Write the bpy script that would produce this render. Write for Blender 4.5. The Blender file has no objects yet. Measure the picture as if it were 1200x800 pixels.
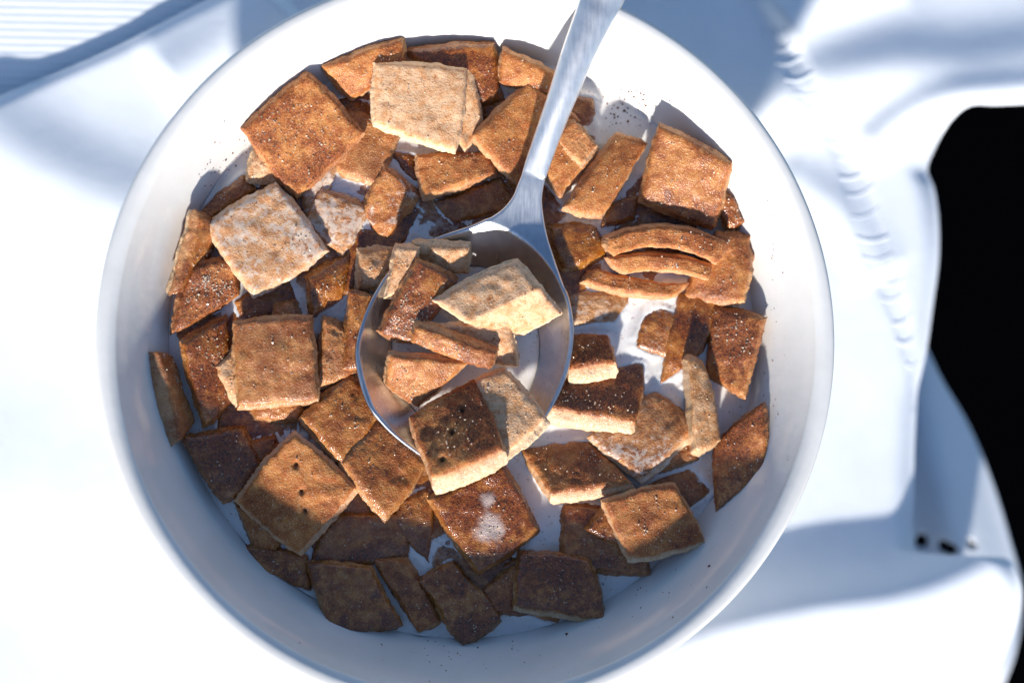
import bpy, bmesh, math, random
import numpy as np
from mathutils import Vector, Matrix, kdtree

# ------------------------------------------------------------------ camera, sky, sun, exposure
S = 0.01                      # everything below is thought out in centimetres
scene = bpy.context.scene
COL = scene.collection
MILK = 4.5                    # milk level above the table (cm)
RIM = 6.2                     # bowl rim height (cm)

LENS = 60.0
F_PX = LENS / 36.0 * 1200.0
CAM = np.array([-3.0, -0.3, RIM + 35.2])
TGT = np.array([0.80, 0.03, RIM])
fw = TGT - CAM; fw /= np.linalg.norm(fw)
rt = np.cross(fw, [0, 1, 0]); rt /= np.linalg.norm(rt)
up = np.cross(rt, fw)

cam_data = bpy.data.cameras.new('camera')
cam = bpy.data.objects.new('camera', cam_data); COL.objects.link(cam)
cam.matrix_world = Matrix(((rt[0], up[0], -fw[0], CAM[0] * S), (rt[1], up[1], -fw[1], CAM[1] * S),
                           (rt[2], up[2], -fw[2], CAM[2] * S), (0, 0, 0, 1)))
cam_data.lens = LENS; cam_data.sensor_width = 36.0
cam_data.clip_start = 0.01; cam_data.clip_end = 50.0
cam_data.dof.use_dof = True
cam_data.dof.focus_distance = (35.2 + RIM - MILK - 0.45) * S
cam_data.dof.aperture_fstop = 5.6
scene.camera = cam

SUN_EL, SUN_AZ = math.radians(23), math.radians(190)
world = bpy.data.worlds.new("World"); scene.world = world; world.use_nodes = True
wn = world.node_tree.nodes; wl = world.node_tree.links
sky = wn.new('ShaderNodeTexSky'); sky.sky_type = 'NISHITA'; sky.sun_disc = False
sky.sun_elevation = SUN_EL; sky.sun_rotation = SUN_AZ
wl.new(sky.outputs[0], wn['Background'].inputs[0]); wn['Background'].inputs[1].default_value = 0.11
sky.ozone_density = 4.0; sky.dust_density = 0.4

sun_dir = Vector((math.sin(SUN_AZ) * math.cos(SUN_EL), math.cos(SUN_AZ) * math.cos(SUN_EL), math.sin(SUN_EL)))
sl = bpy.data.lights.new('sun', 'SUN'); sl.energy = 4.9; sl.angle = math.radians(2.8); sl.color = (1.0, 0.965, 0.91)
so = bpy.data.objects.new('sun', sl); COL.objects.link(so)
so.rotation_euler = sun_dir.to_track_quat('Z', 'Y').to_euler()

vs = scene.view_settings
vs.view_transform = 'Standard'; vs.look = 'None'; vs.exposure = 0.6; vs.gamma = 1.0; vs.use_curve_mapping = False


def at(px, py, z):
    """world point (cm) at height z seen at photo position px, py"""
    d = fw + rt * ((px - 600.0) / F_PX) - up * ((py - 400.0) / F_PX)
    return CAM + d * ((z - CAM[2]) / d[2])


# ------------------------------------------------------------------ noise
def _hash(ix, iy, iz, seed):
    h = (ix * 374761393 + iy * 668265263 + iz * 2147483647 + seed * 1274126177) & 0xFFFFFFFF
    h = ((h ^ (h >> 13)) * 1274126177) & 0xFFFFFFFF
    h = ((h ^ (h >> 16)) * 2246822519) & 0xFFFFFFFF
    return ((h ^ (h >> 15)) & 0xFFFFFF) / float(0xFFFFFF) * 2 - 1


def vnoise(p, seed):
    p = p + 1000.0
    i = np.floor(p).astype(np.int64); f = p - i; f = f * f * (3 - 2 * f)
    r = 0
    for dx in (0, 1):
        wx = f[:, 0] if dx else 1 - f[:, 0]
        for dy in (0, 1):
            wy = f[:, 1] if dy else 1 - f[:, 1]
            for dz in (0, 1):
                wz = f[:, 2] if dz else 1 - f[:, 2]
                r = r + wx * wy * wz * _hash(i[:, 0] + dx, i[:, 1] + dy, i[:, 2] + dz, seed)
    return r


def vnoise3(p, seed):
    return np.stack([vnoise(p, seed), vnoise(p, seed + 17), vnoise(p, seed + 41)], 1)


def smooth(a, b, x):
    t = np.clip((x - a) / (b - a), 0, 1); return t * t * (3 - 2 * t)


# ------------------------------------------------------------------ mesh helper
def mesh_obj(name, verts, faces, mat, parent=None, origin=None, smoothshade=True, attrs=None):
    verts = np.asarray(verts, float)
    o = np.zeros(3) if origin is None else np.asarray(origin, float)
    me = bpy.data.meshes.new(name)
    me.from_pydata([tuple(v) for v in ((verts - o) * S)], [], [tuple(int(i) for i in f) for f in faces])
    if attrs:
        for k, a in attrs.items():
            at_ = me.attributes.new(k, 'FLOAT', 'POINT'); at_.data.foreach_set('value', np.asarray(a, np.float32))
    me.polygons.foreach_set('use_smooth', [smoothshade] * len(me.polygons))
    me.materials.append(mat); me.update()
    ob = bpy.data.objects.new(name, me); COL.objects.link(ob)
    ob.location = o * S
    if parent is not None:
        ob.parent = parent
        ob.location = (o - np.array(parent.location) / S) * S
    return ob


def tag(o, label=None, cat=None, group=None, kind=None):
    if label: o['label'] = label
    if cat: o['category'] = cat
    if group: o['group'] = group
    if kind: o['kind'] = kind
    return o


def grid_faces(n, m, off=0, flip=False):
    i, j = np.meshgrid(np.arange(n - 1), np.arange(m - 1), indexing='ij')
    a = off + i * m + j
    q = np.stack([a, a + 1, a + m + 1, a + m], -1).reshape(-1, 4)
    return q[:, ::-1] if flip else q


def spline(pts, n, closed=False):
    p = np.asarray(pts, float); k = len(p)
    if closed: q = np.concatenate([p[-1:], p, p[:2]]); segs = k
    else: q = np.concatenate([2 * p[:1] - p[1:2], p, 2 * p[-1:] - p[-2:-1]]); segs = k - 1
    out = []
    for t in np.linspace(0, segs, n, endpoint=not closed):
        i = min(int(t), segs - 1); f = t - i
        a, b, c, d = q[i], q[i + 1], q[i + 2], q[i + 3]
        out.append(0.5 * ((2 * b) + (c - a) * f + (2 * a - 5 * b + 4 * c - d) * f * f + (3 * b - a - 3 * c + d) * f ** 3))
    return np.array(out)


# ------------------------------------------------------------------ materials
class NT:
    def __init__(s, name):
        s.m = bpy.data.materials.new(name); s.m.use_nodes = True
        s.n = s.m.node_tree.nodes; s.l = s.m.node_tree.links; s.b = s.n['Principled BSDF']

    def link(s, a, b): s.l.new(a, b)

    def set(s, sock, v):
        if hasattr(v, 'is_linked') or isinstance(v, bpy.types.NodeSocket): s.l.new(v, sock)
        else: sock.default_value = v

    def coords(s, k=100.0, rnd=False):
        tc = s.n.new('ShaderNodeTexCoord'); v = s.n.new('ShaderNodeVectorMath'); v.operation = 'SCALE'
        s.l.new(tc.outputs['Object'], v.inputs[0]); v.inputs['Scale'].default_value = k
        if not rnd: return v.outputs[0]
        oi = s.n.new('ShaderNodeObjectInfo'); w = s.n.new('ShaderNodeVectorMath'); w.operation = 'MULTIPLY_ADD'
        s.l.new(oi.outputs['Random'], w.inputs[0]); w.inputs[1].default_value = (37, 53, 71); s.l.new(v.outputs[0], w.inputs[2])
        return w.outputs[0]

    def noise(s, co, scale, detail=4, rough=0.55, dist=0.0):
        t = s.n.new('ShaderNodeTexNoise'); s.l.new(co, t.inputs['Vector'])
        t.inputs['Scale'].default_value = scale; t.inputs['Detail'].default_value = detail
        t.inputs['Roughness'].default_value = rough; t.inputs['Distortion'].default_value = dist
        return t.outputs[0]

    def vor(s, co, scale, out='Distance', rand=1.0):
        t = s.n.new('ShaderNodeTexVoronoi'); s.l.new(co, t.inputs['Vector']); t.inputs['Scale'].default_value = scale
        t.inputs['Randomness'].default_value = rand
        return t.outputs[out]

    def math(s, op, a, b=0.0, c=0.0, clamp=False):
        t = s.n.new('ShaderNodeMath'); t.operation = op; t.use_clamp = clamp
        for i, v in enumerate((a, b, c)): s.set(t.inputs[i], v)
        return t.outputs[0]

    def step(s, v, lo, hi, a=0.0, b=1.0):
        t = s.n.new('ShaderNodeMapRange'); t.interpolation_type = 'SMOOTHSTEP'
        s.set(t.inputs[0], v); s.set(t.inputs[1], lo); s.set(t.inputs[2], hi); s.set(t.inputs[3], a); s.set(t.inputs[4], b)
        return t.outputs[0]

    def mix(s, f, a, b):
        t = s.n.new('ShaderNodeMix'); t.data_type = 'RGBA'
        s.set(t.inputs[0], f); s.set(t.inputs[6], a); s.set(t.inputs[7], b)
        return t.outputs[2]

    def bump(s, h, strength, dist, prev=None):
        t = s.n.new('ShaderNodeBump'); s.set(t.inputs['Strength'], strength); t.inputs['Distance'].default_value = dist
        s.l.new(h, t.inputs['Height'])
        if prev is not None: s.l.new(prev, t.inputs['Normal'])
        return t.outputs[0]

    def attr(s, name):
        t = s.n.new('ShaderNodeAttribute'); t.attribute_name = name; return t.outputs['Fac']


def C(r, g, b): return (r, g, b, 1.0)


def mat_cereal():
    t = NT('cereal'); b = t.b
    co = t.coords(100, True)
    oi = t.n.new('ShaderNodeObjectInfo'); sp = t.n.new('ShaderNodeSeparateColor'); t.link(oi.outputs['Color'], sp.inputs[0])
    cin_shade, wet, film = sp.outputs[0], sp.outputs[1], sp.outputs[2]  # cinnamon and wet amounts; raised on bottom pieces to paint in shade
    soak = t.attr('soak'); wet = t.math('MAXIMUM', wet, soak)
    top = t.attr('top'); pit = t.attr('pit'); drp = t.attr('drop')
    big = t.noise(co, 1.1, 3, 0.6); mid = t.noise(co, 5.0, 4, 0.65); fine = t.noise(co, 22.0, 3, 0.7); grain = t.vor(co, 30.0)
    # toasted dough
    pale = t.mix(t.step(mid, 0.38, 0.66), C(0.75, 0.465, 0.265), C(0.60, 0.28, 0.112))
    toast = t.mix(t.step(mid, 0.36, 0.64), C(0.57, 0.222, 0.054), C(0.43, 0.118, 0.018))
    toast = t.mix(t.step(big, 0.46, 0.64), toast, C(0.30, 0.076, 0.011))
    dough = t.mix(t.step(cin_shade, 0.12, 0.36), pale, toast)
    crumb = t.mix(t.step(fine, 0.4, 0.65), C(0.84, 0.62, 0.41), C(0.70, 0.43, 0.21))
    col = t.mix(top, crumb, dough)
    # cinnamon dust: dense in patches, and always granular
    e = t.math('ADD', t.math('MULTIPLY_ADD', big, 1.15, -0.29), t.math('MULTIPLY_ADD', mid, 0.65, -0.17))
    thr = t.math('SUBTRACT', 0.725, t.math('MULTIPLY', cin_shade, 0.46))
    d = t.step(t.math('SUBTRACT', e, thr), -0.13, 0.20)
    d = t.math('MULTIPLY', d, t.math('MULTIPLY_ADD', top, 0.92, 0.05))
    col = t.mix(t.math('MULTIPLY', d, 0.8), col, t.mix(t.step(t.noise(co, 3.1, 3), 0.4, 0.62), C(0.44, 0.125, 0.018), C(0.28, 0.065, 0.010)))
    g = t.noise(co, 21.0, 3, 0.7)
    speck = t.step(t.math('SUBTRACT', g, t.math('SUBTRACT', 0.615, t.math('MULTIPLY', d, 0.20))), -0.02, 0.04)
    speck = t.math('MULTIPLY', speck, t.math('MULTIPLY_ADD', top, 0.7, 0.3))
    scol = t.mix(t.step(t.noise(co, 17.0, 2), 0.42, 0.58), C(0.085, 0.017, 0.004), C(0.30, 0.066, 0.011))
    scol = t.mix(d, C(0.36, 0.10, 0.02), scol)
    col = t.mix(t.math('MULTIPLY', speck, 0.85), col, scol)
    sp4 = t.step(t.noise(co, 36.0, 2, 0.6), 0.585, 0.65)
    col = t.mix(t.math('MULTIPLY', sp4, 0.6), col, t.mix(d, C(0.82, 0.56, 0.34), C(0.66, 0.30, 0.09)))
    # wet dough, and bottom pieces painted as shaded, go darker and more saturated
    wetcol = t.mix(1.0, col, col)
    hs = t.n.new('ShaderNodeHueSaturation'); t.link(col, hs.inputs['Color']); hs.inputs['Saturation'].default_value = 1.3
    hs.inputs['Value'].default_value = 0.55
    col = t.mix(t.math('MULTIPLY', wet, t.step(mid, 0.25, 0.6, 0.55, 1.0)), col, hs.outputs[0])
    # milk film lying in the hollows
    me = t.math('ADD', t.math('MULTIPLY', big, 0.4), t.math('MULTIPLY', t.noise(co, 7.0, 4, 0.7, 0.6), 0.6))
    fm = t.step(t.math('SUBTRACT', me, t.math('SUBTRACT', 0.73, t.math('MULTIPLY', film, 0.34))), 0.0, 0.11)
    fm = t.math('MULTIPLY', fm, t.step(film, 0.0, 0.08))
    low = t.step(t.math('ADD', t.attr('low'), t.math('MULTIPLY', t.math('SUBTRACT', t.noise(co, 6.0, 4, 0.7), 0.5), 1.6)), 0.45, 1.1)
    fm = t.math('MAXIMUM', fm, t.math('MULTIPLY', low, 0.8))
    col = t.mix(t.math('MULTIPLY', fm, 0.66), col, C(0.78, 0.66, 0.54))
    dp = t.step(t.math('ADD', drp, t.math('MULTIPLY', t.math('SUBTRACT', t.noise(co, 3.0, 2, 0.5, 0.8), 0.5), 1.6)), 0.1, 1.05)
    dp = t.math('MULTIPLY', dp, t.step(drp, 0.02, 0.2))
    col = t.mix(t.math('MULTIPLY', dp, 0.62), col, C(0.72, 0.60, 0.53))
    # sugar crystals
    sg = t.step(t.vor(co, 13.0), 0.0, 0.17, 1.0, 0.0)
    sg = t.math('MULTIPLY', sg, t.step(t.noise(co, 3.0, 2), 0.52, 0.62))
    col = t.mix(t.math('MULTIPLY', sg, 0.55), col, C(0.85, 0.70, 0.52))
    col = t.mix(t.math('MULTIPLY', pit, 0.8), col, C(0.05, 0.015, 0.005))
    t.link(col, b.inputs['Base Color'])
    w2 = t.math('MAXIMUM', wet, t.math('MULTIPLY', fm, 0.9))
    rg = t.step(w2, 0.0, 1.0, 0.76, 0.17)
    rg = t.math('SUBTRACT', rg, t.math('MULTIPLY', sg, 0.3), clamp=True)
    t.link(rg, b.inputs['Roughness'])
    b.inputs['Specular IOR Level'].default_value = 0.45
    b.inputs['Subsurface Weight'].default_value = 0.2
    b.inputs['Subsurface Radius'].default_value = (1.0, 0.45, 0.2); b.inputs['Subsurface Scale'].default_value = 0.0012
    nb = t.bump(mid, 0.2, 0.0004)
    b.inputs['Coat Roughness'].default_value = 0.12; t.link(t.math('MULTIPLY', w2, 1.0), b.inputs['Coat Weight'])
    nb = t.bump(fine, t.step(fm, 0, 1, 0.4, 0.15), 0.00025, nb)
    nb = t.bump(grain, t.step(fm, 0, 1, 0.45, 0.15), 0.0002, nb)
    t.link(nb, b.inputs['Normal']); t.link(nb, b.inputs['Coat Normal'])
    return t.m


def mat_sugar():
    t = NT('sugar'); b = t.b
    rnd = t.vor(t.coords(100), 9.0, 'Color')
    t.link(t.mix(t.math('MULTIPLY', rnd, 1.0), C(0.80, 0.55, 0.32), C(0.85, 0.78, 0.66)), b.inputs['Base Color'])
    b.inputs['Roughness'].default_value = 0.18; b.inputs['Transmission Weight'].default_value = 0.25
    return t.m


def mat_milk():
    t = NT('milk'); b = t.b
    co = t.coords(100)
    sp = t.step(t.noise(co, 10.0, 3, 0.6), 0.60, 0.68); patch = t.step(t.noise(co, 0.9, 3), 0.42, 0.60)
    sp2 = t.step(t.noise(co, 15.0, 2, 0.5), 0.67, 0.72)
    col = t.mix(t.step(t.noise(co, 1.4, 3), 0.4, 0.75), C(0.86, 0.82, 0.77), C(0.78, 0.71, 0.62))
    col = t.mix(t.math('MULTIPLY', t.math('MULTIPLY', sp, patch), 0.55), col, C(0.45, 0.20, 0.07))
    col = t.mix(t.math('MULTIPLY', sp2, 0.55), col, C(0.40, 0.14, 0.04))
    t.link(col, b.inputs['Base Color'])
    b.inputs['Roughness'].default_value = 0.07
    b.inputs['Subsurface Weight'].default_value = 0.5
    b.inputs['Subsurface Radius'].default_value = (1.0, 0.85, 0.7); b.inputs['Subsurface Scale'].default_value = 0.0015
    t.link(t.bump(t.noise(co, 1.8, 2), 0.15, 0.0006), b.inputs['Normal'])
    b.inputs['Coat Weight'].default_value = 0.4; b.inputs['Coat Roughness'].default_value = 0.04
    return t.m


def mat_porcelain():
    t = NT('porcelain'); b = t.b
    co = t.coords(100)
    t.link(t.mix(t.step(t.noise(co, 0.7, 4), 0.35, 0.7), C(0.75, 0.72, 0.675), C(0.70, 0.67, 0.625)), b.inputs['Base Color'])
    t.link(t.step(t.noise(co, 2.0, 4), 0.3, 0.7, 0.10, 0.2), b.inputs['Roughness'])
    b.inputs['Coat Weight'].default_value = 0.3
    t.link(t.bump(t.noise(co, 1.2, 3), 0.12, 0.001), b.inputs['Normal'])
    return t.m


def mat_steel():
    t = NT('steel'); b = t.b
    co = t.coords(100)
    mp = t.n.new('ShaderNodeMapping'); t.link(co, mp.inputs[0]); mp.inputs['Rotation'].default_value = (0, 0, math.radians(20))
    mp.inputs['Scale'].default_value = (30, 2.0, 6)
    br = t.noise(mp.outputs[0], 1.0, 4, 0.7)
    b.inputs['Metallic'].default_value = 1.0
    bz = t.attr('brush_shine')
    c0 = t.mix(t.step(t.noise(co, 5.0, 5), 0.35, 0.7), C(0.66, 0.66, 0.66), C(0.57, 0.57, 0.58))  # darker base paints a dim reflection into the spoon bowl
    c1 = t.mix(t.step(t.noise(co, 5.0, 5), 0.35, 0.7), C(0.88, 0.87, 0.86), C(0.80, 0.79, 0.78))  # paler base paints the handle's bright reflection into the steel
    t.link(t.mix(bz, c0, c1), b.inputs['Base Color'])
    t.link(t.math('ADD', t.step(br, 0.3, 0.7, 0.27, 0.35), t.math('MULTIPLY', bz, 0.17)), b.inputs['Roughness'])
    nb = t.bump(br, 0.025, 0.0001)
    nb = t.bump(t.noise(co, 1.6, 2), 0.06, 0.001, nb)
    t.link(nb, b.inputs['Normal'])
    return t.m


def mat_linen(name, ribbed=False):
    t = NT(name); b = t.b
    co = t.coords(100)
    t.link(t.mix(t.step(t.noise(co, 0.9, 5), 0.35, 0.7), C(0.81, 0.83, 0.86), C(0.78, 0.80, 0.835)), b.inputs['Base Color'])
    b.inputs['Roughness'].default_value = 0.85
    b.inputs['Sheen Weight'].default_value = 0.15
    w = t.n.new('ShaderNodeTexWave'); w.wave_type = 'BANDS'; w.bands_direction = 'Y'; t.link(co, w.inputs[0])
    w.inputs['Scale'].default_value = 1.75 if ribbed else 11.0; w.inputs['Distortion'].default_value = 0.6
    w.inputs['Detail'].default_value = 2.0; w.inputs['Detail Scale'].default_value = 1.5
    x = t.n.new('ShaderNodeTexWave'); x.wave_type = 'BANDS'; x.bands_direction = 'X'; t.link(co, x.inputs[0])
    x.inputs['Scale'].default_value = 11.0; x.inputs['Distortion'].default_value = 0.6
    nb = t.bump(w.outputs['Fac'], 0.22 if ribbed else 0.1, 0.0004 if ribbed else 0.0002)
    nb = t.bump(x.outputs['Fac'], 0.1, 0.0002, nb)
    nb = t.bump(t.noise(co, 1.6, 5, 0.6), 0.1, 0.0012, nb)
    t.link(nb, b.inputs['Normal'])
    return t.m


def mat_plain(name, col, rough=0.6, spec=0.5, var=0.85):
    t = NT(name); b = t.b
    c2 = tuple(v * var for v in col[:3]) + (1.0,)
    t.link(t.mix(t.step(t.noise(t.coords(100), 3.0, 5), 0.35, 0.65), col, c2), b.inputs['Base Color'])
    b.inputs['Roughness'].default_value = rough; b.inputs['Specular IOR Level'].default_value = spec
    return t.m


M_CER = mat_cereal(); M_SUG = mat_sugar(); M_MILK = mat_milk(); M_POR = mat_porcelain(); M_STEEL = mat_steel()
M_LIN = mat_linen('white_linen'); M_RIB = mat_linen('ribbed_linen', True)
M_FLOOR = mat_plain('dark_floor', C(0.0012, 0.0012, 0.0016), 1.0, 0.0)
M_WOOD = mat_plain('dark_wood', C(0.05, 0.03, 0.02), 0.6)
M_CRUMB = mat_plain('cinnamon_crumb', C(0.22, 0.07, 0.025), 0.8, 0.3, 0.4)

# ------------------------------------------------------------------ setting: floor, table
fl = mesh_obj('floor', [(-300, -300, -75), (300, -300, -75), (300, 300, -75), (-300, 300, -75)], [(0, 1, 2, 3)], M_FLOOR)
tag(fl, kind='structure')


def box(x0, x1, y0, y1, z0, z1):
    v = [(x, y, z) for z in (z0, z1) for y in (y0, y1) for x in (x0, x1)]
    f = [(0, 2, 3, 1), (4, 5, 7, 6), (0, 1, 5, 4), (2, 6, 7, 3), (0, 4, 6, 2), (1, 3, 7, 5)]
    return v, f


v, f = box(-60, 9.3, -45, 45, -3.2, -0.35)
tbl = mesh_obj('table_top', v, f, M_WOOD, smoothshade=False); tag(tbl, kind='structure')
bv = tbl.modifiers.new('bevel', 'BEVEL'); bv.width = 0.002; bv.segments = 3

# ribbed cloth lying on the table, under the napkin
n, m = 120, 120
gx, gy = np.meshgrid(np.linspace(-42, 7.5, n), np.linspace(-30, 40, m), indexing='ij')
P = np.stack([gx.ravel(), gy.ravel(), np.zeros(n * m)], 1)
P[:, 2] = -0.27 + 0.06 * vnoise(P * 0.12, 5)
rc = mesh_obj('ribbed_tablecloth', P, grid_faces(n, m, flip=True), M_RIB)
tag(rc, 'white tablecloth with fine horizontal ribs under the smooth napkin at upper left', 'tablecloth')
sm = rc.modifiers.new('thick', 'SOLIDIFY'); sm.thickness = 0.0006; sm.offset = -1


# ------------------------------------------------------------------ napkin
def ridge(px, crest, h, sig_sun, sig_far, taper=60.0):
    """height of a fold with the given crest (photo positions on the table plane); px: (n,2)"""
    c = spline(crest, 60); best = np.full(len(px), 1e9); sgn = np.zeros(len(px)); tt = np.zeros(len(px))
    for i in range(len(c) - 1):
        a, b_ = c[i], c[i + 1]; ab = b_ - a
        t = np.clip(((px - a) @ ab) / (ab @ ab), 0, 1); d = px - (a + t[:, None] * ab)
        dist = np.hypot(d[:, 0], d[:, 1]); k = dist < best
        best[k] = dist[k]; sgn[k] = np.sign(ab[0] * d[k, 1] - ab[1] * d[k, 0]); tt[k] = (i + t[k]) / (len(c) - 1)
    sig = np.where(sgn > 0, sig_sun, sig_far)
    prof = np.exp(-(best / sig) ** 2)
    return h * prof * smooth(0, 0.18, tt) * smooth(0, 0.1, 1 - tt)


FOLDS = [
    ([(600, 900), (700, 815), (820, 752), (940, 722), (1060, 705), (1150, 672), (1240, 610)], 0.85, 66, 50),
    ([(860, 150), (950, 100), (1050, 82), (1150, 82), (1300, 60)], 0.42, 52, 44),
    ([(900, 30), (960, -10), (1050, -60)], 0.5, 40, 30),
    ([(1000, 200), (1045, 150), (1110, 118), (1200, 108), (1330, 96)], 0.30, 22, 22),
    ([(-80, 120), (20, 190), (110, 235), (210, 275)], 0.42, 85, 60),
    ([(180, 110), (260, 60), (330, -10)], 0.35, 60, 45),
    ([(-60, 560), (80, 590), (190, 650)], 0.10, 90, 90),
    ([(900, 190), (985, 250), (1040, 330)], 0.16, 30, 26),
]


HEM_A = spline([(868, -25), (884, 20), (902, 60), (925, 100), (952, 140), (975, 185), (990, 235), (1005, 290), (1030, 345), (1052, 400), (1064, 450), (1066, 480)], 200)
HEM_B = spline([(900, -25), (912, 12), (930, 52), (955, 88), (985, 125), (1008, 170), (1022, 220), (1040, 280), (1058, 335), (1070, 390), (1074, 440), (1070, 480)], 200)


def hem_sink(q):
    mid = (HEM_A + HEM_B)[::4] / 2; hw = np.linalg.norm(HEM_A - HEM_B, axis=1)[::4] / 2 + 1
    best = np.full(len(q), 9.0)
    for i in range(len(mid)):
        best = np.minimum(best, np.hypot(q[:, 0] - mid[i, 0], q[:, 1] - mid[i, 1]) / hw[i])
    return 0.038 * np.exp(-(best / 0.95) ** 4)


def napkin_z(q):
    z = 0.05 + 0.0 * q[:, 0]
    for c, h, s1, s2 in FOLDS: z = z + ridge(q, c, h, s1, s2)
    p3 = np.stack([q[:, 0] * 0.006, q[:, 1] * 0.006, 0 * q[:, 0]], 1)
    z = z + 0.06 * vnoise(p3, 3) + 0.010 * vnoise(p3 * 3, 4)
    z = z - hem_sink(q)
    under = np.hypot(q[:, 0] - 555, q[:, 1] - 402)           # flat where the bowl stands
    z = 0.05 + (z - 0.05) * smooth(190, 330, under)
    return z


NV, NU = 340, 260
right_px = spline([(1420, -260), (1420, -60), (1415, 85), (1330, 108), (1240, 118), (1170, 122), (1136, 123), (1112, 143), (1094, 175), (1086, 199), (1094, 222), (1099, 258),
                   (1099, 305), (1092, 360), (1085, 410), (1075, 460), (1071, 520), (1070, 580), (1069, 625), (1082, 662), (1125, 668), (1175, 655), (1192, 672),
                   (1196, 705), (1180, 760), (1150, 820), (1120, 900), (1090, 1000)], NV)
left_px = spline([(640, -260), (470, -110), (245, 0), (120, 62), (0, 113), (-120, 160), (-330, 240), (-330, 420), (-330, 600), (-330, 800), (-330, 1000)], NV)
uu = np.linspace(0, 1, NU); uu = 1 - (1 - uu) ** 1.15
Q = left_px[:, None, :] * (1 - uu)[None, :, None] + right_px[:, None, :] * uu[None, :, None]
# between straight lines the rows follow the left margin's height only near it
q = Q.reshape(-1, 2)
z = napkin_z(q)
edge_r = np.tile(uu, NV); row = np.repeat(np.arange(NV), NU)
dr = np.hypot(*(q - right_px[row]).T)
z = z - 0.35 * np.exp(-(dr / 14.0) ** 2) * ((right_px[row][:, 1] > 150))
dl = np.hypot(*(q - left_px[row]).T)
z = z - 0.26 * np.exp(-(dl / 16.0) ** 2) * 0.4
P = np.array([at(a, b, c) for (a, b), c in zip(q, z)])
napkin = bpy.data.objects.new('napkin', None); COL.objects.link(napkin); napkin.location = (0, 0, 0)
tag(napkin, 'smooth white linen napkin spread under the bowl, hem hanging over the dark at right', 'napkin')
ns = mesh_obj('sheet', P, grid_faces(NV, NU, flip=False), M_LIN, napkin)
sm = ns.modifiers.new('thick', 'SOLIDIFY'); sm.thickness = 0.0005; sm.offset = -1

# the corner that hangs lower, beyond the edge, with drawn-thread holes
nb_, nu_ = 120, 90
lp = spline([(1030, 360), (1030, 480), (1035, 600), (1040, 720), (1060, 860)], nb_)
rp = spline([(1075, 385), (1100, 440), (1133, 497), (1160, 560), (1182, 630), (1196, 690), (1190, 760), (1165, 830)], nb_)
w_ = np.linspace(0, 1, nu_)
Q = lp[:, None, :] * (1 - w_)[None, :, None] + rp[:, None, :] * w_[None, :, None]; q = Q.reshape(-1, 2)
z = -2.3 - 0.5 * smooth(1060, 1180, q[:, 0]) + 0.25 * np.sin((q[:, 0] - q[:, 1] * 0.35) / 23.0) * smooth(1040, 1120, q[:, 0])
P = np.array([at(a, b, c) for (a, b), c in zip(q, z)])
F = grid_faces(nb_, nu_)
cen = q[F].mean(1); keep = np.ones(len(F), bool)
for hx, hy, ra, rb in ((1079, 633, 8, 8), (1110, 641, 12, 7), (1137, 637, 6, 4)):
    dx, dy = cen[:, 0] - hx, cen[:, 1] - hy
    keep &= ((dx * 0.9 + dy * 0.4) / ra) ** 2 + ((dy * 0.9 - dx * 0.4) / rb) ** 2 > 1
hf = mesh_obj('hanging_fold', P, F[keep], M_LIN, napkin)
sm = hf.modifiers.new('thick', 'SOLIDIFY'); sm.thickness = 0.0005; sm.offset = -1

# hemstitching along the edge: cords and cross threads standing on the sheet


def tube(path, r, nseg=6):
    path = np.asarray(path); k = len(path); V = []; Fc = []
    tg = np.gradient(path, axis=0); tg /= np.linalg.norm(tg, axis=1)[:, None]
    for i in range(k):
        a = np.cross(tg[i], [0, 0, 1.0]); a /= np.linalg.norm(a) + 1e-9; b_ = np.cross(a, tg[i])
        for s in range(nseg):
            an = 2 * math.pi * s / nseg; V.append(path[i] + r * (math.cos(an) * a + math.sin(an) * b_))
    for i in range(k - 1):
        for s in range(nseg):
            s2 = (s + 1) % nseg; Fc.append((i * nseg + s, i * nseg + s2, (i + 1) * nseg + s2, (i + 1) * nseg + s))
    return V, Fc


hem_a, hem_b = HEM_A, HEM_B


def on_napkin(pts, lift):
    pts = np.asarray(pts); zz = napkin_z(pts); rr = np.array([np.min(np.hypot(*(right_px - p).T)) for p in pts])
    zz = zz - 0.35 * np.exp(-(rr / 14.0) ** 2)
    return np.array([at(a, b, c + lift) for (a, b), c in zip(pts, zz)])


for hc in (hem_a, hem_b):
    V, Fc = tube(on_napkin(hc, 0.012), 0.045); mesh_obj('hem_cord', V, Fc, M_LIN, napkin)
random.seed(4)
for i in range(3, 192, 8):
    a = hem_a[i]; b_ = hem_b[min(i + random.randint(0, 4), 199)]
    L = np.array([a + (b_ - a) * t for t in np.linspace(0, 1, 9)]) + np.array([random.uniform(-2, 2), random.uniform(-2, 2)])
    L[:, 1] += 5 * np.sin(np.linspace(0, math.pi, 9))
    V, Fc = tube(on_napkin(L, 0.036), random.uniform(0.03, 0.05)); mesh_obj('stitch', V, Fc, M_LIN, napkin)

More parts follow.
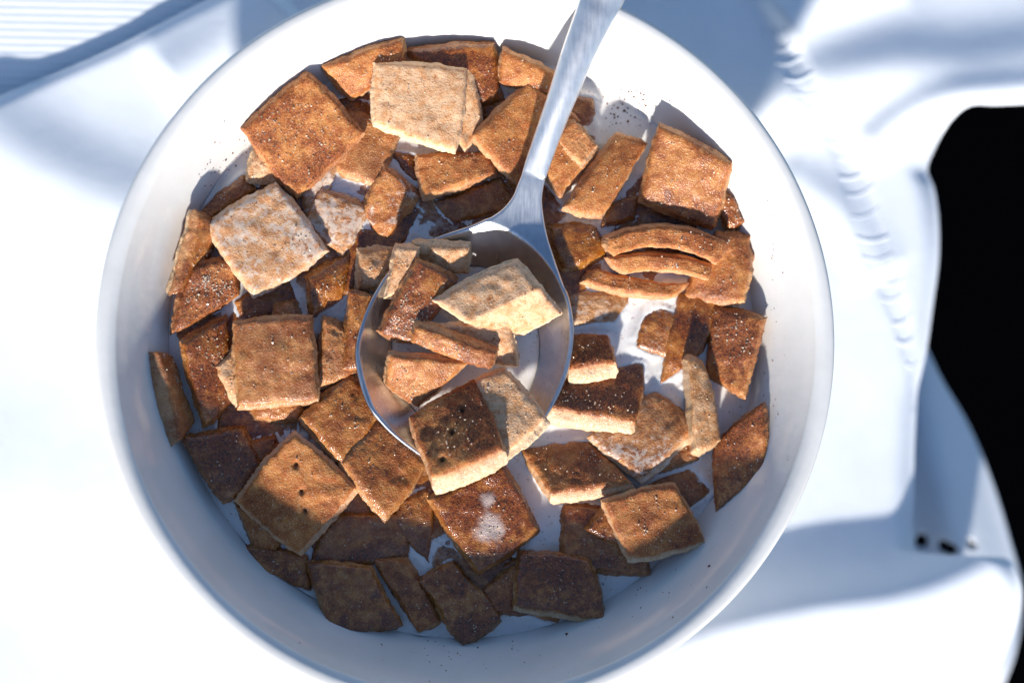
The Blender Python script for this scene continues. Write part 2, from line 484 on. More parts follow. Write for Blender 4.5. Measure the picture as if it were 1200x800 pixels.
# ------------------------------------------------------------------ bowl (lathe)
prof_in = [(0.0, 0.7), (1.5, 0.74), (2.8, 0.95), (3.9, 1.45), (4.8, 2.25), (5.5, 3.2), (5.95, 4.0), (6.25, 4.6), (6.6, 5.25), (6.88, 5.75), (7.05, 6.02)]
prof_lip = [(7.12, 6.12), (7.24, 6.195), (7.37, 6.21), (7.45, 6.185), (7.485, 6.12), (7.47, 6.02)]
prof_out = [(7.36, 5.6), (7.0, 4.8), (6.45, 3.7), (5.7, 2.5), (4.8, 1.5), (3.9, 0.85), (3.55, 0.55), (3.5, 0.12), (3.3, 0.06), (3.1, 0.12), (3.0, 0.4), (0.0, 0.45)]
prof = np.concatenate([spline(prof_in, 90), spline([prof_in[-1]] + prof_lip + [prof_out[0]], 44)[1:-1], spline(prof_out[:8], 60), np.array(prof_out[8:])])
NS = 256
ang = np.linspace(0, 2 * math.pi, NS, endpoint=False)
V = []; Fc = []
prof[:, 0] *= 1.025
for r, zz in prof:
    for a in ang: V.append((max(r, 1e-4) * math.cos(a), max(r, 1e-4) * math.sin(a), zz + 0.05))
for i in range(len(prof) - 1):
    for j in range(NS):
        j2 = (j + 1) % NS; Fc.append((i * NS + j, (i + 1) * NS + j, (i + 1) * NS + j2, i * NS + j2)[::-1])
bowl = mesh_obj('bowl', V, Fc, M_POR)
tag(bowl, 'round white porcelain bowl full of milk and cereal, standing on the napkin', 'bowl')
pin = spline(prof_in, 400); pin[:, 0] *= 1.025


def r_in(zc): return np.interp(zc - 0.05, pin[:, 1], pin[:, 0])


# ------------------------------------------------------------------ cereal squares
G_B = 'cinnamon cereal squares in the milk'
G_S = 'cinnamon cereal squares heaped on the spoon'
contact = []
ulin = np.concatenate([[0, 0.008, 0.022, 0.045], np.linspace(0.075, 0.925, 33), [0.955, 0.978, 0.992, 1.0]])
NP_ = len(ulin)
UU, VV = np.meshgrid(ulin, ulin, indexing='ij')
U0, V0 = UU.ravel() * 2 - 1, VV.ravel() * 2 - 1
bi = ([(i, 0) for i in range(NP_)] + [(NP_ - 1, j) for j in range(1, NP_)] + [(i, NP_ - 1) for i in range(NP_ - 2, -1, -1)] + [(0, j) for j in range(NP_ - 2, 0, -1)])
border = np.array([i * NP_ + j for i, j in bi])
rng = random.Random(11)
ICO_V = [(0, 0, 1), (0.9, 0, -0.1), (-0.4, 0.8, 0.1), (-0.4, -0.8, 0), (0, 0, -1)]
ICO_F = [(0, 1, 2), (0, 2, 3), (0, 3, 1), (4, 2, 1), (4, 3, 2), (4, 1, 3)]


def cereal(label, quad, zs, cin_shade=0.4, wet=0.2, film=0.0, th=0.36, bulge=0.07, front=0.04, drops=(), fold=None, arch=(0, 0), twist=0.0, pits=(), sugar=0, rc=0.16, spoon=False, rough=1.0, base=MILK):
    seed = rng.randrange(1, 10 ** 6)
    mx_, my_ = sum(p[0] for p in quad) / 4, sum(p[1] for p in quad) / 4
    quad = [(mx_ + (p[0] - mx_) * 1.05, my_ + (p[1] - my_) * 1.05) for p in quad]
    r_ = np.random.default_rng(seed)
    if not hasattr(zs, '__len__'): zs = [zs] * 4
    c = [at(p[0], p[1], base + h) for p, h in zip(quad, zs)]
    c = np.array(c); ctr = c.mean(0)
    nrm = np.cross(c[3] - c[0] + c[2] - c[1], c[1] - c[0] + c[2] - c[3]); nrm /= np.linalg.norm(nrm)
    flip = nrm[2] < 0
    if flip: nrm = -nrm
    La = 0.5 * (np.linalg.norm(c[1] - c[0]) + np.linalg.norm(c[2] - c[3])); Lb = 0.5 * (np.linalg.norm(c[3] - c[0]) + np.linalg.norm(c[2] - c[1]))
    rcs = rc * min(1.0, 1.0)
    u = U0 * (1 - rcs) + rcs * U0 * np.sqrt(1 - V0 ** 2 / 2); v = V0 * (1 - rcs) + rcs * V0 * np.sqrt(1 - U0 ** 2 / 2)
    us, vs_ = (u + 1) / 2, (v + 1) / 2
    B = ((1 - us) * (1 - vs_))[:, None] * c[0] + (us * (1 - vs_))[:, None] * c[1] + (us * vs_)[:, None] * c[2] + ((1 - us) * vs_)[:, None] * c[3]
    av = at(ctr[0], 0, 0) * 0
    if arch != (0, 0):
        p0 = at(600, 400, ctr[2]); p1 = at(600 + arch[0], 400 + arch[1], ctr[2]); av = p1 - p0
        B = B + (4 * us * (1 - us))[:, None] * av
    dome = (1 - u ** 2) * (1 - v ** 2)
    cyl = (1 - u ** 2) if La > Lb else (1 - v ** 2)
    if twist == 0.0: twist = r_.uniform(-.05, .05)
    off = bulge * (0.5 * dome + 0.5 * cyl) + twist * u * v
    if fold: off = off + fold[1] * np.where(vs_ < fold[0], vs_ / fold[0], (1 - vs_) / (1 - fold[0])) ** 1.2
    e = np.minimum((1 - np.abs(U0)) * La / 2, (1 - np.abs(V0)) * Lb / 2)
    R = min(0.12, th * 0.42)
    ee = np.clip(e, 0, R); drop = R - np.sqrt(np.clip(R * R - (R - ee) ** 2, 0, None))
    off_top = off - drop
    off_bot = off - th + drop
    pitv = np.zeros(len(u))
    for pu, pv in pits:
        d2 = ((us - pu) * La) ** 2 + ((vs_ - pv) * Lb) ** 2
        g = np.exp(-d2 / 0.055 ** 2); pitv += g
    T = B + nrm * (off_top - 0.13 * pitv)[:, None]
    vdir = (c[3] - c[0]) + (c[2] - c[1]); vdir /= np.linalg.norm(vdir)
    Bt = B + nrm * off_bot[:, None] + vdir * (front * smooth(0.55, 1.0, vs_))[:, None]
    dropv = np.zeros(len(u))
    for du, dv, dr_ in drops: dropv += np.exp(-((((us - du) * La) ** 2 + ((vs_ - dv) * Lb) ** 2) / dr_ ** 2) ** 1.5)
    # rings of the side
    rings = []
    fr = [0.25, 0.5, 0.75]
    outd = B[border] - ctr; outd -= np.outer(outd @ nrm, nrm); outd /= np.linalg.norm(outd, axis=1)[:, None] + 1e-9
    for f_ in fr: rings.append(T[border] * (1 - f_) + Bt[border] * f_ + outd * 0.05 * (1 - abs(2 * f_ - 1)))
    N2 = NP_ * NP_; nb = len(border)
    allv = np.concatenate([T, Bt] + rings)
    pale = 0.62 if front < 0.1 and cin_shade > .2 else (0.45 if cin_shade > .2 else 0.2)
    sidev = np.full(nb, pale)
    if front > 0.1: sidev = np.where(vs_[border] > 0.97, 0.0, sidev)
    edge_t = pale + (1 - pale) * smooth(0.0, 0.035, e)
    topm = np.concatenate([edge_t, 0.85 * smooth(0.0, 0.09, e)] + [sidev] * 3)
    pm = np.concatenate([np.clip(pitv, 0, 1), np.zeros(N2)] + [np.zeros(nb)] * 3)
    dm = np.concatenate([np.clip(dropv, 0, 1), np.zeros(N2)] + [np.zeros(nb)] * 3)
    lp_ = allv - ctr
    side = np.concatenate([1 - smooth(0, .07, e)] * 2 + [np.ones(nb)] * 3)
    d = vnoise3(lp_ * 1.6 + seed % 97, seed) * 0.032 + vnoise3(lp_ * 4.5, seed + 1) * 0.022
    d += vnoise3(lp_ * 13, seed + 2) * (0.009 + 0.010 * side)[:, None] * rough + vnoise3(lp_ * 27, seed + 3) * (0.006 + 0.007 * side)[:, None] * rough
    d[:N2] *= (1 - 0.6 * np.clip(pitv, 0, 1))[:, None]
    allv = allv + d
    F = [grid_faces(NP_, NP_, 0, flip=flip), grid_faces(NP_, NP_, N2, flip=not flip)]
    seq = [border, 2 * N2 + np.arange(nb), 2 * N2 + nb + np.arange(nb), 2 * N2 + 2 * nb + np.arange(nb), border + N2]
    for a, b_ in zip(seq[:-1], seq[1:]):
        q_ = np.stack([a, np.roll(a, -1), np.roll(b_, -1), b_], 1)
        F.append(q_ if not flip else q_[:, ::-1])
    F = np.concatenate(F)
    F = F[:, ::-1]
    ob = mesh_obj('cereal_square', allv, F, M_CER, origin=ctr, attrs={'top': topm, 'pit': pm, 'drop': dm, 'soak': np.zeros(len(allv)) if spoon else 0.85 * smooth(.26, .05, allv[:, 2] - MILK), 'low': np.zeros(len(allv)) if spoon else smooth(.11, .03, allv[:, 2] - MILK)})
    bm = bmesh.new(); bm.from_mesh(ob.data); bmesh.ops.recalc_face_normals(bm, faces=bm.faces); bm.to_mesh(ob.data); bm.free()
    ob.color = (cin_shade, wet, film, 1.0)
    tag(ob, label, 'cereal piece', G_S if spoon else G_B)
    if not spoon:
        k = np.abs(allv[:, 2] - MILK) < 0.05
        contact.append(allv[k])
    if th > 0.2 and film < .5 and not label.startswith('dark soaked'): sugar = max(sugar, int(10 + 40 * r_.random() * La * Lb / 2.5))
    if sugar:
        V = []; Fc = []
        spots = r_.random((4, 2)) * 0.7 + 0.15
        for k in range(sugar):
            if r_.random() < 0.6: s0 = spots[r_.integers(4)]; uv = s0 + r_.normal(0, 0.09, 2)
            else: uv = r_.random(2) * 0.86 + 0.07
            uv = np.clip(uv, 0.05, 0.95)
            i = int(np.argmin(np.abs(ulin - uv[0]))); j = int(np.argmin(np.abs(ulin - uv[1])))
            p = allv[i * NP_ + j] + nrm * 0.008; sz = 0.012 + 0.020 * r_.random() ** 2
            M = Matrix.Rotation(r_.random() * 6, 3, Vector(r_.normal(0, 1, 3)))
            o0 = len(V)
            for w in ICO_V: V.append(p + np.array(M @ Vector(w)) * sz)
            for t3 in ICO_F: Fc.append(tuple(o0 + i3 for i3 in t3))
        sg = mesh_obj('sugar_granules', V, Fc, M_SUG, ob, origin=ctr, smoothshade=False)
        sg['kind'] = 'stuff'
    return ob


exec_pieces = [
    # label, quad (clockwise), heights above milk, options
    # ---- upper left
    ('large dark dusted square tilted against the upper left wall of the bowl', [(284, 152), (362, 87), (426, 156), (347, 234)], [.75, .95, .55, .40], dict(cin_shade=.80, wet=.1, sugar=150, bulge=.04)),
    ('wet tan square just right of the large dark dusted square', [(392, 122), (470, 150), (441, 214), (366, 190)], [.12, .30, .30, .15], dict(cin_shade=.30, wet=.35, film=.15)),
    ('milk-streaked square lying under the lower corner of the large dark square', [(376, 218), (432, 242), (400, 302), (357, 264)], [.28, .26, .22, .24], dict(cin_shade=.25, wet=.2, film=.75)),
    ('milk-streaked square pointing at the spoon shoulder, left of the spoon neck', [(450, 194), (492, 229), (449, 284), (424, 248)], [.38, .34, .14, .22], dict(cin_shade=.35, wet=.2, film=.6)),
    ('milky sliver between the large dark square and the milk-streaked one', [(350, 206), (398, 186), (386, 226), (357, 258)], [.16, .2, .2, .12], dict(cin_shade=.2, wet=.2, film=.8)),
    ('big pale square with white milk streaks at left of the bowl', [(241, 262), (325, 216), (382, 294), (297, 347)], [.62, .60, .50, .62], dict(cin_shade=.22, wet=.1, film=.80, bulge=.03, sugar=40)),
    ('small blunt yellowish end poking from under the large dark square', [(296, 178), (322, 186), (330, 216), (289, 211)], [.42, .42, .25, .40], dict(cin_shade=.12, wet=.15, bulge=.07)),
    ('wet brown piece sunk in the milk by the upper left wall', [(233, 248), (283, 204), (302, 222), (247, 259)], [.20, .18, .16, .18], dict(cin_shade=.6, wet=.8, film=.1, bulge=.06)),
    ('piece on edge against the left wall showing its cream side', [(234, 250), (262, 268), (236, 318), (208, 346)], [.95, .15, .10, .75], dict(cin_shade=.75, wet=.45, th=.36, sugar=20)),
    ('rounded dark sugary piece below the cream-sided one at left', [(224, 312), (272, 303), (283, 343), (198, 398)], [.70, .50, .25, .55], dict(cin_shade=1.0, wet=.3, sugar=170, rc=.4, th=.34)),
    ('dark wet crusted piece leaning left of the flat square at left', [(212, 402), (268, 370), (274, 468), (240, 499)], [.55, .35, .15, .42], dict(cin_shade=.9, wet=.6, sugar=60, th=.34)),
    ('bent tan piece standing against the far left wall of the bowl', [(186, 411), (206, 415), (229, 494), (212, 519)], [.85, .20, .15, .70], dict(cin_shade=.32, wet=.25, th=.6, bulge=.03)),
    ('flat wet tan square lying level at left, with a crisp outline', [(274, 379), (364, 371), (371, 466), (279, 476)], [.78, .78, .72, .72], dict(front=0.08, cin_shade=.30, wet=.45, film=.12, sugar=30, bulge=.02)),
    ('yellowish corner sticking out left of the flat wet tan square', [(250, 428), (287, 402), (312, 462), (277, 473)], [.42, .38, .35, .38], dict(cin_shade=.12, wet=.25)),
    ('broken strip showing beneath the flat wet tan square', [(286, 466), (356, 462), (350, 494), (300, 491)], [.32, .34, .28, .26], dict(cin_shade=.35, wet=.5)),
    ('dark sunken square in the shadow under the big pale square', [(274, 352), (338, 322), (356, 372), (286, 384)], [.06, .10, .08, .06], dict(cin_shade=.55, wet=.8)),
    ('small crumbly chip above the flat wet tan square', [(322, 357), (345, 353), (354, 377), (320, 380)], [.30, .28, .24, .24], dict(cin_shade=.3, wet=.5)),
    ('rolled wet piece with a bright end, right of the big pale square', [(360, 326), (412, 294), (402, 352), (366, 372)], [.42, .20, .12, .30], dict(cin_shade=.6, wet=.75, bulge=.13, rc=.3)),
    ('short tan block beside the upper left of the spoon bowl', [(420, 293), (466, 290), (452, 336), (418, 339)], [.34, .26, .30, .34], dict(cin_shade=.2, wet=.35, film=.2, bulge=.08)),
    ('narrow glossy piece standing on edge along the left of the spoon', [(411, 341), (436, 347), (425, 432), (401, 431)], [.62, .58, .52, .56], dict(cin_shade=.55, wet=.6, th=.9, bulge=.03)),
    ('tan piece wedged right of the flat wet tan square', [(380, 371), (405, 384), (417, 434), (369, 456)], [.42, .40, .38, .46], dict(cin_shade=.3, wet=.35, sugar=20)),
    ('wet brown square half under the lower left edge of the spoon', [(408, 434), (452, 474), (403, 543), (355, 490)], [.36, .25, .52, .55], dict(cin_shade=.42, wet=.6, film=.1)),
    ('square with one corner under the spoon tip, pointing down', [(442, 490), (502, 542), (452, 609), (401, 542)], [.30, .26, .52, .56], dict(cin_shade=.45, wet=.5, film=.3)),
    ('brown square sunk in milk right of the downward pointing square', [(468, 588), (512, 568), (503, 660), (457, 612)], [.16, .17, .14, .15], dict(cin_shade=.5, wet=.7, film=.25)),
    ('dry square with three dark holes at lower left', [(277, 588), (345, 506), (417, 572), (350, 648)], [.58, .62, .55, .50], dict(front=0.1, cin_shade=.38, wet=.05, pits=((.42, .70), (.56, .52), (.73, .28)), bulge=.03, rough=1.2)),
    ('broken edge peeping out below the square with three holes', [(276, 592), (330, 604), (324, 646), (297, 641)], [.26, .26, .22, .22], dict(cin_shade=.35, wet=.3, rough=1.5)),
    ('dark cinnamon square against the lower left wall', [(213, 512), (287, 502), (313, 560), (262, 588)], [.52, .30, .25, .45], dict(cin_shade=1.00, wet=.75, sugar=12)),  # cinnamon and wetness raised to darken it like the bowl's shade
    ('dark blunt stub in shadow beside the dark cinnamon square', [(277, 520), (322, 508), (334, 540), (283, 542)], [.20, .15, .15, .22], dict(cin_shade=.8, wet=.6)),
    ('long brown piece under a skin of milk, lower left of centre', [(384, 600), (472, 602), (480, 655), (364, 666)], [.17, .15, .16, .18], dict(cin_shade=.55, wet=.85, film=.05)),
    ('dark piece lying flat at the lower left foot of the heap', [(284, 634), (362, 648), (364, 692), (286, 662)], [.15, .15, .18, .25], dict(cin_shade=.75, wet=.5)),
    ('shaded square at the bottom left end of the heap', [(360, 657), (434, 667), (470, 734), (387, 743)], [.42, .42, .40, .45], dict(cin_shade=0.70, wet=.75)),  # bowl shade painted in through extra wetness and cinnamon
    ('narrow dark piece tilted beside the bottom left shaded square', [(436, 655), (478, 656), (514, 728), (490, 742)], [.22, .30, .30, .22], dict(cin_shade=.6, wet=.5)),
    ('shaded square pointing down at the very bottom of the heap', [(491, 681), (532, 655), (587, 725), (543, 757)], [.30, .22, .32, .42], dict(cin_shade=0.65, wet=.75)),  # wetter and more dusted than it is, to deepen its shade
    ('dark corner showing between the two bottom shaded squares', [(560, 693), (606, 660), (622, 722), (578, 716)], [.20, .18, .24, .26], dict(cin_shade=.7, wet=.5)),
    ('dark red-brown square at the bottom right of the heap', [(610, 646), (692, 656), (711, 726), (604, 708)], [.40, .42, .50, .46], dict(front=0.14, cin_shade=1.00, wet=.75)),  # own cinnamon, plus extra dust and wetness painted in as shade
    ('thin layer sticking out below the dark red-brown square', [(620, 690), (670, 700), (655, 732), (606, 712)], [.16, .16, .20, .18], dict(cin_shade=.6, wet=.3)),
    ('wide shaded square lying under the flat square at lower right', [(662, 590), (744, 600), (763, 675), (660, 660)], [.22, .22, .30, .28], dict(cin_shade=0.60, wet=.75)),  # colour darkened by added wetness in place of rim shadow
    ('small corner sandwiched under the flat square at lower right', [(686, 622), (716, 588), (744, 625), (732, 644)], [.42, .42, .45, .45], dict(cin_shade=0.65, wet=.75)),  # shade put into its colour by raised wetness and cinnamon
    ('flat square with clean edges at lower right', [(707, 586), (790, 567), (826, 635), (738, 655)], [.66, .64, .72, .74], dict(front=0.12, cin_shade=.35, wet=.3, bulge=.02)),
    ('square with an orange lit front edge below the milk pool', [(612, 525), (692, 514), (741, 564), (645, 578)], [.12, .06, .52, .56], dict(front=0.14, cin_shade=.5, wet=.25, th=.42, bulge=.02)),
    ('glossy dark square with white milk drops below the spoon', [(503, 586), (592, 546), (631, 622), (562, 672)], [.50, .48, .36, .42], dict(cin_shade=.9, wet=.7, film=.22, sugar=40, bulge=.05, drops=((.62, .30, .17), (.45, .62, .34)))),
    # ---- right
    ('pale milky square in the pool right of centre', [(690, 510), (768, 458), (816, 498), (752, 562)], [.30, .10, .34, .46], dict(front=0.14, cin_shade=.28, wet=.3, film=.68, th=.32)),
    ('thin strip under the pale milky square', [(764, 536), (806, 514), (819, 536), (770, 556)], [.16, .16, .2, .2], dict(cin_shade=.3, wet=.3)),
    ('curved tan piece standing on edge by the right wall', [(806, 418), (826, 419), (848, 519), (814, 532)], [.62, .62, .74, .74], dict(cin_shade=.18, wet=.45, th=.95, bulge=.06, arch=(-5, 0), rc=.4)),
    ('dark brown square leaning against the right wall, lowest on that side', [(836, 521), (893, 471), (898, 548), (836, 602)], [.25, .95, .98, .40], dict(cin_shade=.75, wet=.45, sugar=20, bulge=.02)),
    ('reddish square against the right wall above the dark leaning one', [(834, 358), (895, 371), (871, 464), (828, 436)], [.20, .72, .66, .15], dict(cin_shade=.82, wet=.4, sugar=70)),
    ('wet ridge of cereal sunk beside the reddish square', [(796, 342), (844, 352), (824, 412), (772, 452)], [.14, .16, .14, .12], dict(cin_shade=.75, wet=.75, film=.25, bulge=.1)),
    ('milk-covered corner just breaking the surface of the pool', [(757, 350), (812, 376), (790, 424), (746, 404)], [.05, .09, .14, .08], dict(cin_shade=.4, wet=.5, film=.6)),
    ('orange square behind the stack of three at right', [(838, 272), (881, 276), (873, 354), (798, 346)], [.42, .60, .55, .22], dict(cin_shade=.5, wet=.3, sugar=30)),
    ('topmost arched slice of the stack of three at right', [(713, 279), (852, 285), (840, 311), (721, 301)], [.85, .85, .80, .80], dict(cin_shade=.55, wet=.05, th=.8, arch=(0, -17), bulge=.02, sugar=30)),
    ('middle arched slice of the stack of three at right', [(711, 304), (833, 310), (828, 330), (735, 323)], [.66, .66, .62, .62], dict(cin_shade=.4, wet=.1, th=.6, arch=(0, -9), bulge=.02)),
    ('lowest slice of the stack of three, edged by white milk', [(698, 313), (808, 331), (786, 347), (683, 328)], [.30, .30, .36, .36], dict(cin_shade=.4, wet=.2, th=.4, arch=(0, 4), bulge=.04)),
    ('milky flat piece touching the right edge of the spoon', [(664, 341), (742, 345), (722, 380), (662, 382)], [.13, .09, .08, .11], dict(cin_shade=.2, wet=.2, film=.6)),
    ('dark-topped piece with a bright cream front edge right of the spoon', [(668, 391), (712, 392), (723, 424), (666, 432)], [.10, .20, .60, .48], dict(front=0.20, cin_shade=.95, wet=.15, th=.5)),
    ('big dark crusted square with cream front, below the cream-fronted piece', [(650, 446), (756, 420), (745, 496), (642, 477)], [.08, .06, .52, .52], dict(front=0.20, cin_shade=1.0, wet=.35, th=.5, sugar=50)),
    ('shiny wet lump right of the spoon neck', [(642, 263), (700, 262), (712, 298), (660, 318)], [.30, .22, .20, .34], dict(cin_shade=.45, wet=.95, film=.1, bulge=.12, rc=.45)),
    ('bent golden piece right of the spoon handle', [(722, 156), (758, 168), (709, 252), (660, 243)], [.42, .30, .50, .62], dict(cin_shade=.35, wet=.15, bulge=.12, th=.34)),
    ('small wet lump in shadow below the bent golden piece', [(716, 240), (752, 226), (746, 258), (704, 266)], [.16, .14, .16, .18], dict(cin_shade=.4, wet=.8, film=.2, bulge=.08)),
    ('large golden square leaning on the upper right wall, its lower half dark', [(773, 147), (859, 193), (836, 268), (751, 238)], [1.0, 1.1, .50, .45], dict(cin_shade=.62, wet=.35, bulge=.07, sugar=30)),
    ('small wet nub against the right wall', [(842, 227), (860, 232), (876, 262), (850, 272)], [.60, .60, .50, .40], dict(cin_shade=.6, wet=.7, bulge=.05, rc=.4)),
    # ---- top
    ('golden curled piece at the top left of the heap', [(375, 77), (470, 46), (475, 80), (412, 118)], [.70, .80, .55, .40], dict(cin_shade=.55, wet=.2, bulge=.12, th=.34, sugar=20)),
    ('palest square of all, lying flat near the top', [(439, 73), (547, 82), (534, 177), (440, 146)], [.85, .82, .70, .75], dict(cin_shade=.10, wet=0, bulge=.02, sugar=30)),
    ('pale square mostly hidden under the palest one', [(490, 80), (552, 78), (563, 138), (545, 178)], [.55, .55, .5, .45], dict(cin_shade=.12, wet=.1)),
    ('dark wet curled piece at the top beneath the rim', [(478, 58), (580, 52), (584, 116), (520, 130)], [.60, .62, .25, .15], dict(cin_shade=.95, wet=.65, bulge=.14)),
    ('small golden piece at the top, left of the spoon handle', [(590, 58), (650, 88), (643, 112), (585, 99)], [.65, .65, .40, .40], dict(cin_shade=.4, wet=.15, bulge=.1)),
    ('golden square tucked under the left of the spoon handle', [(555, 158), (621, 96), (676, 150), (606, 216)], [.60, .55, .42, .50], dict(cin_shade=.48, wet=.15, bulge=.07, sugar=20)),
    ('thin layer behind the golden square by the handle', [(618, 112), (644, 106), (678, 140), (650, 168)], [.34, .32, .26, .28], dict(cin_shade=.3, wet=.2)),
    ('layered golden piece coming out right of the spoon handle', [(630, 184), (668, 142), (701, 174), (658, 228)], [.50, .50, .45, .50], dict(cin_shade=.38, wet=.12, bulge=.05)),
    ('thin flake on top of the layered golden piece', [(650, 160), (672, 141), (700, 170), (680, 192)], [.62, .60, .56, .58], dict(cin_shade=.3, wet=.1, th=.14)),
    ('golden rectangle just below the palest square', [(489, 181), (572, 178), (582, 203), (496, 231)], [.40, .36, .40, .46], dict(cin_shade=.42, wet=.2, bulge=.05)),
    ('dark wet piece in shadow left of the spoon neck', [(506, 236), (590, 208), (604, 244), (530, 263)], [.10, .16, .14, .10], dict(cin_shade=.6, wet=.7)),
    ('wet brown corner left of the golden rectangle', [(454, 178), (490, 182), (493, 216), (470, 202)], [.08, .08, .06, .06], dict(cin_shade=.6, wet=.9, film=.1)),
    # ---- more low pieces glimpsed in the gaps
    ('dark piece put in as shadow between the golden curled piece and the large dark square', [(400, 112), (440, 118), (440, 152), (410, 148)], [.06, .05, .05, .05], dict(cin_shade=.7, wet=.8)),  # dark piece added where only shadow lies on the milk
    ('dark piece sunk below the small piece by the handle', [(560, 125), (598, 112), (606, 150), (570, 160)], [.08, .08, .06, .06], dict(cin_shade=.6, wet=.8)),
    ('brown piece in shadow below the pale milky square', [(752, 568), (812, 545), (838, 575), (800, 600)], [.05, .05, .05, .05], dict(cin_shade=.6, wet=.6, film=.15)),
    ('dark piece in the shaded gap below the glossy dark square', [(572, 668), (622, 640), (640, 676), (590, 700)], [.08, .08, .08, .08], dict(cin_shade=.7, wet=.6)),
]
spoon_pieces = [
    ('pale narrow piece at the upper left edge of the spoon', [(465, 288), (493, 291), (480, 342), (452, 349)], [.95, .95, .80, .80], dict(cin_shade=.18, wet=.1, th=.5)),
    ('shaded tan strip lying across the back of the spoon bowl', [(486, 288), (551, 289), (549, 324), (488, 314)], [.86, .84, .55, .55], dict(cin_shade=.15, wet=.35, th=.4)),
    ('curled dark sugary piece at the left in the spoon', [(490, 306), (538, 330), (484, 402), (445, 389)], [1.10, .80, .75, .85], dict(cin_shade=.98, wet=.5, sugar=110, th=.36, bulge=.1)),
    ('largest pale piece, folded, standing highest on the spoon', [(507, 353), (608, 306), (656, 369), (600, 396)], [1.05, 1.22, .90, .60], dict(cin_shade=.14, wet=0, bulge=.06, th=.32, fold=(.42, .34))),
    ('pale piece under the folded one in the middle of the spoon', [(514, 382), (598, 373), (607, 432), (560, 424)], [.95, .98, .55, .50], dict(cin_shade=.18, wet=.1, th=.3)),
    ('long reddish strip in the middle of the spoon', [(487, 379), (580, 412), (572, 434), (480, 403)], [1.15, 1.15, .95, .95], dict(cin_shade=.6, wet=.3, sugar=40, th=.5)),
    ('orange wedge at the lower left in the spoon milk', [(456, 416), (549, 426), (490, 478), (452, 452)], [.95, .98, .55, .55], dict(cin_shade=.42, wet=.25, th=.4, bulge=.08)),
    ('dark square with cream front edge hanging over the spoon tip', [(479, 487), (554, 442), (591, 526), (506, 560)], [.85, .75, 1.42, 1.46], dict(front=0.24, cin_shade=.82, wet=.15, th=.52, pits=((.68, .32), (.45, .52), (.22, .80)), bulge=.02)),
    ('pale square beside the dark one at the right of the spoon tip', [(556, 446), (592, 430), (640, 488), (586, 536)], [.80, .80, 1.15, 1.10], dict(front=0.14, cin_shade=.12, wet=.1, th=.30)),
]
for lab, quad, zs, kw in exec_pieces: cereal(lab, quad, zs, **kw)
for lab, quad, zs, kw in spoon_pieces: cereal(lab, quad, zs, spoon=True, **kw)

# dark soaked squares added to darken the gaps of the heap like shade
fr_ = np.random.default_rng(21)
pool = [(560, 750, 320, 560), (560, 660, 560, 650), (640, 800, 330, 470), (655, 720, 100, 150), (820, 880, 470, 520)]
CLOCK = ['twelve', 'one', 'two', 'three', 'four', 'five', 'six', 'seven', 'eight', 'nine', 'ten', 'eleven']
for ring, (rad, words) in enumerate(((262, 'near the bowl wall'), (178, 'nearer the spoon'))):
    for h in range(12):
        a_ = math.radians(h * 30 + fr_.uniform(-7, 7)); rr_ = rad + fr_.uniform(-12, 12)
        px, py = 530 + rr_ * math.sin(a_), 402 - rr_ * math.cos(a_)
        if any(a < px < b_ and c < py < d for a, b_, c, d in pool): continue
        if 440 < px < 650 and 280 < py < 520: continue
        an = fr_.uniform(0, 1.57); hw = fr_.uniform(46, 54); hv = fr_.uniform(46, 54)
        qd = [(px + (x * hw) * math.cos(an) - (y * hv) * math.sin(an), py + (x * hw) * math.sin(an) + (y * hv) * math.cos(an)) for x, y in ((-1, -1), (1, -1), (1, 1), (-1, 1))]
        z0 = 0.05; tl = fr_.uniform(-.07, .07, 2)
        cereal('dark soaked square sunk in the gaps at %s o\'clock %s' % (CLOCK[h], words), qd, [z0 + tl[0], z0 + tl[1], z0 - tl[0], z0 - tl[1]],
               cin_shade=fr_.uniform(.4, .8), wet=fr_.uniform(.7, 1), film=fr_.uniform(0, .25), bulge=.04)

# ------------------------------------------------------------------ milk in the bowl
pts = np.concatenate([c for c in contact if len(c)])
pts = pts[::2]
kd = kdtree.KDTree(len(pts))
for i, p in enumerate(pts): kd.insert((p[0], p[1], 0), i)
kd.balance()
RM = float(r_in(MILK)) + 0.03
nr, na = 150, 420
V = [(0, 0, MILK)]; Fc = []
for i in range(1, nr + 1):
    r = RM * (i / nr) ** 0.85
    for j in range(na):
        a = 2 * math.pi * j / na; x, y = r * math.cos(a), r * math.sin(a)
        d = kd.find((x, y, 0))[2]
        wall = RM - r
        V.append((x, y, MILK + 0.09 * math.exp(-d / 0.08) + 0.06 * math.exp(-wall / 0.07)))
for j in range(na): Fc.append((0, 1 + j, 1 + (j + 1) % na))
for i in range(nr - 1):
    for j in range(na):
        j2 = (j + 1) % na; b0 = 1 + i * na; b1 = 1 + (i + 1) * na
        Fc.append((b0 + j, b1 + j, b1 + j2, b0 + j2))
milk = mesh_obj('milk', V, Fc, M_MILK)
tag(milk, 'white milk with cinnamon specks filling the bowl between the cereal', 'milk')

# ------------------------------------------------------------------ spoon
NM = 13
ol = spline([(614, 206), (609, 218), (602, 234), (586, 251), (558, 266), (508, 284), (468, 310), (440, 350), (424, 392), (421, 430), (432, 468), (455, 499), (485, 524), (512, 540), (538, 547),
             (565, 545), (597, 528), (627, 500), (650, 464), (664, 425), (668, 385), (661, 345), (649, 308), (638, 272), (633, 240), (634, 222), (637, 208)], 230)
neck = ol[-1] + (ol[0] - ol[-1]) * np.linspace(0, 1, NM)[:, None]
outline = np.concatenate([ol, neck[1:-1]])
cpx = np.array([570.0, 402.0])
SR, SD = 0.78, 1.02      # spoon rim height above milk, depth of its bowl
rings = 56


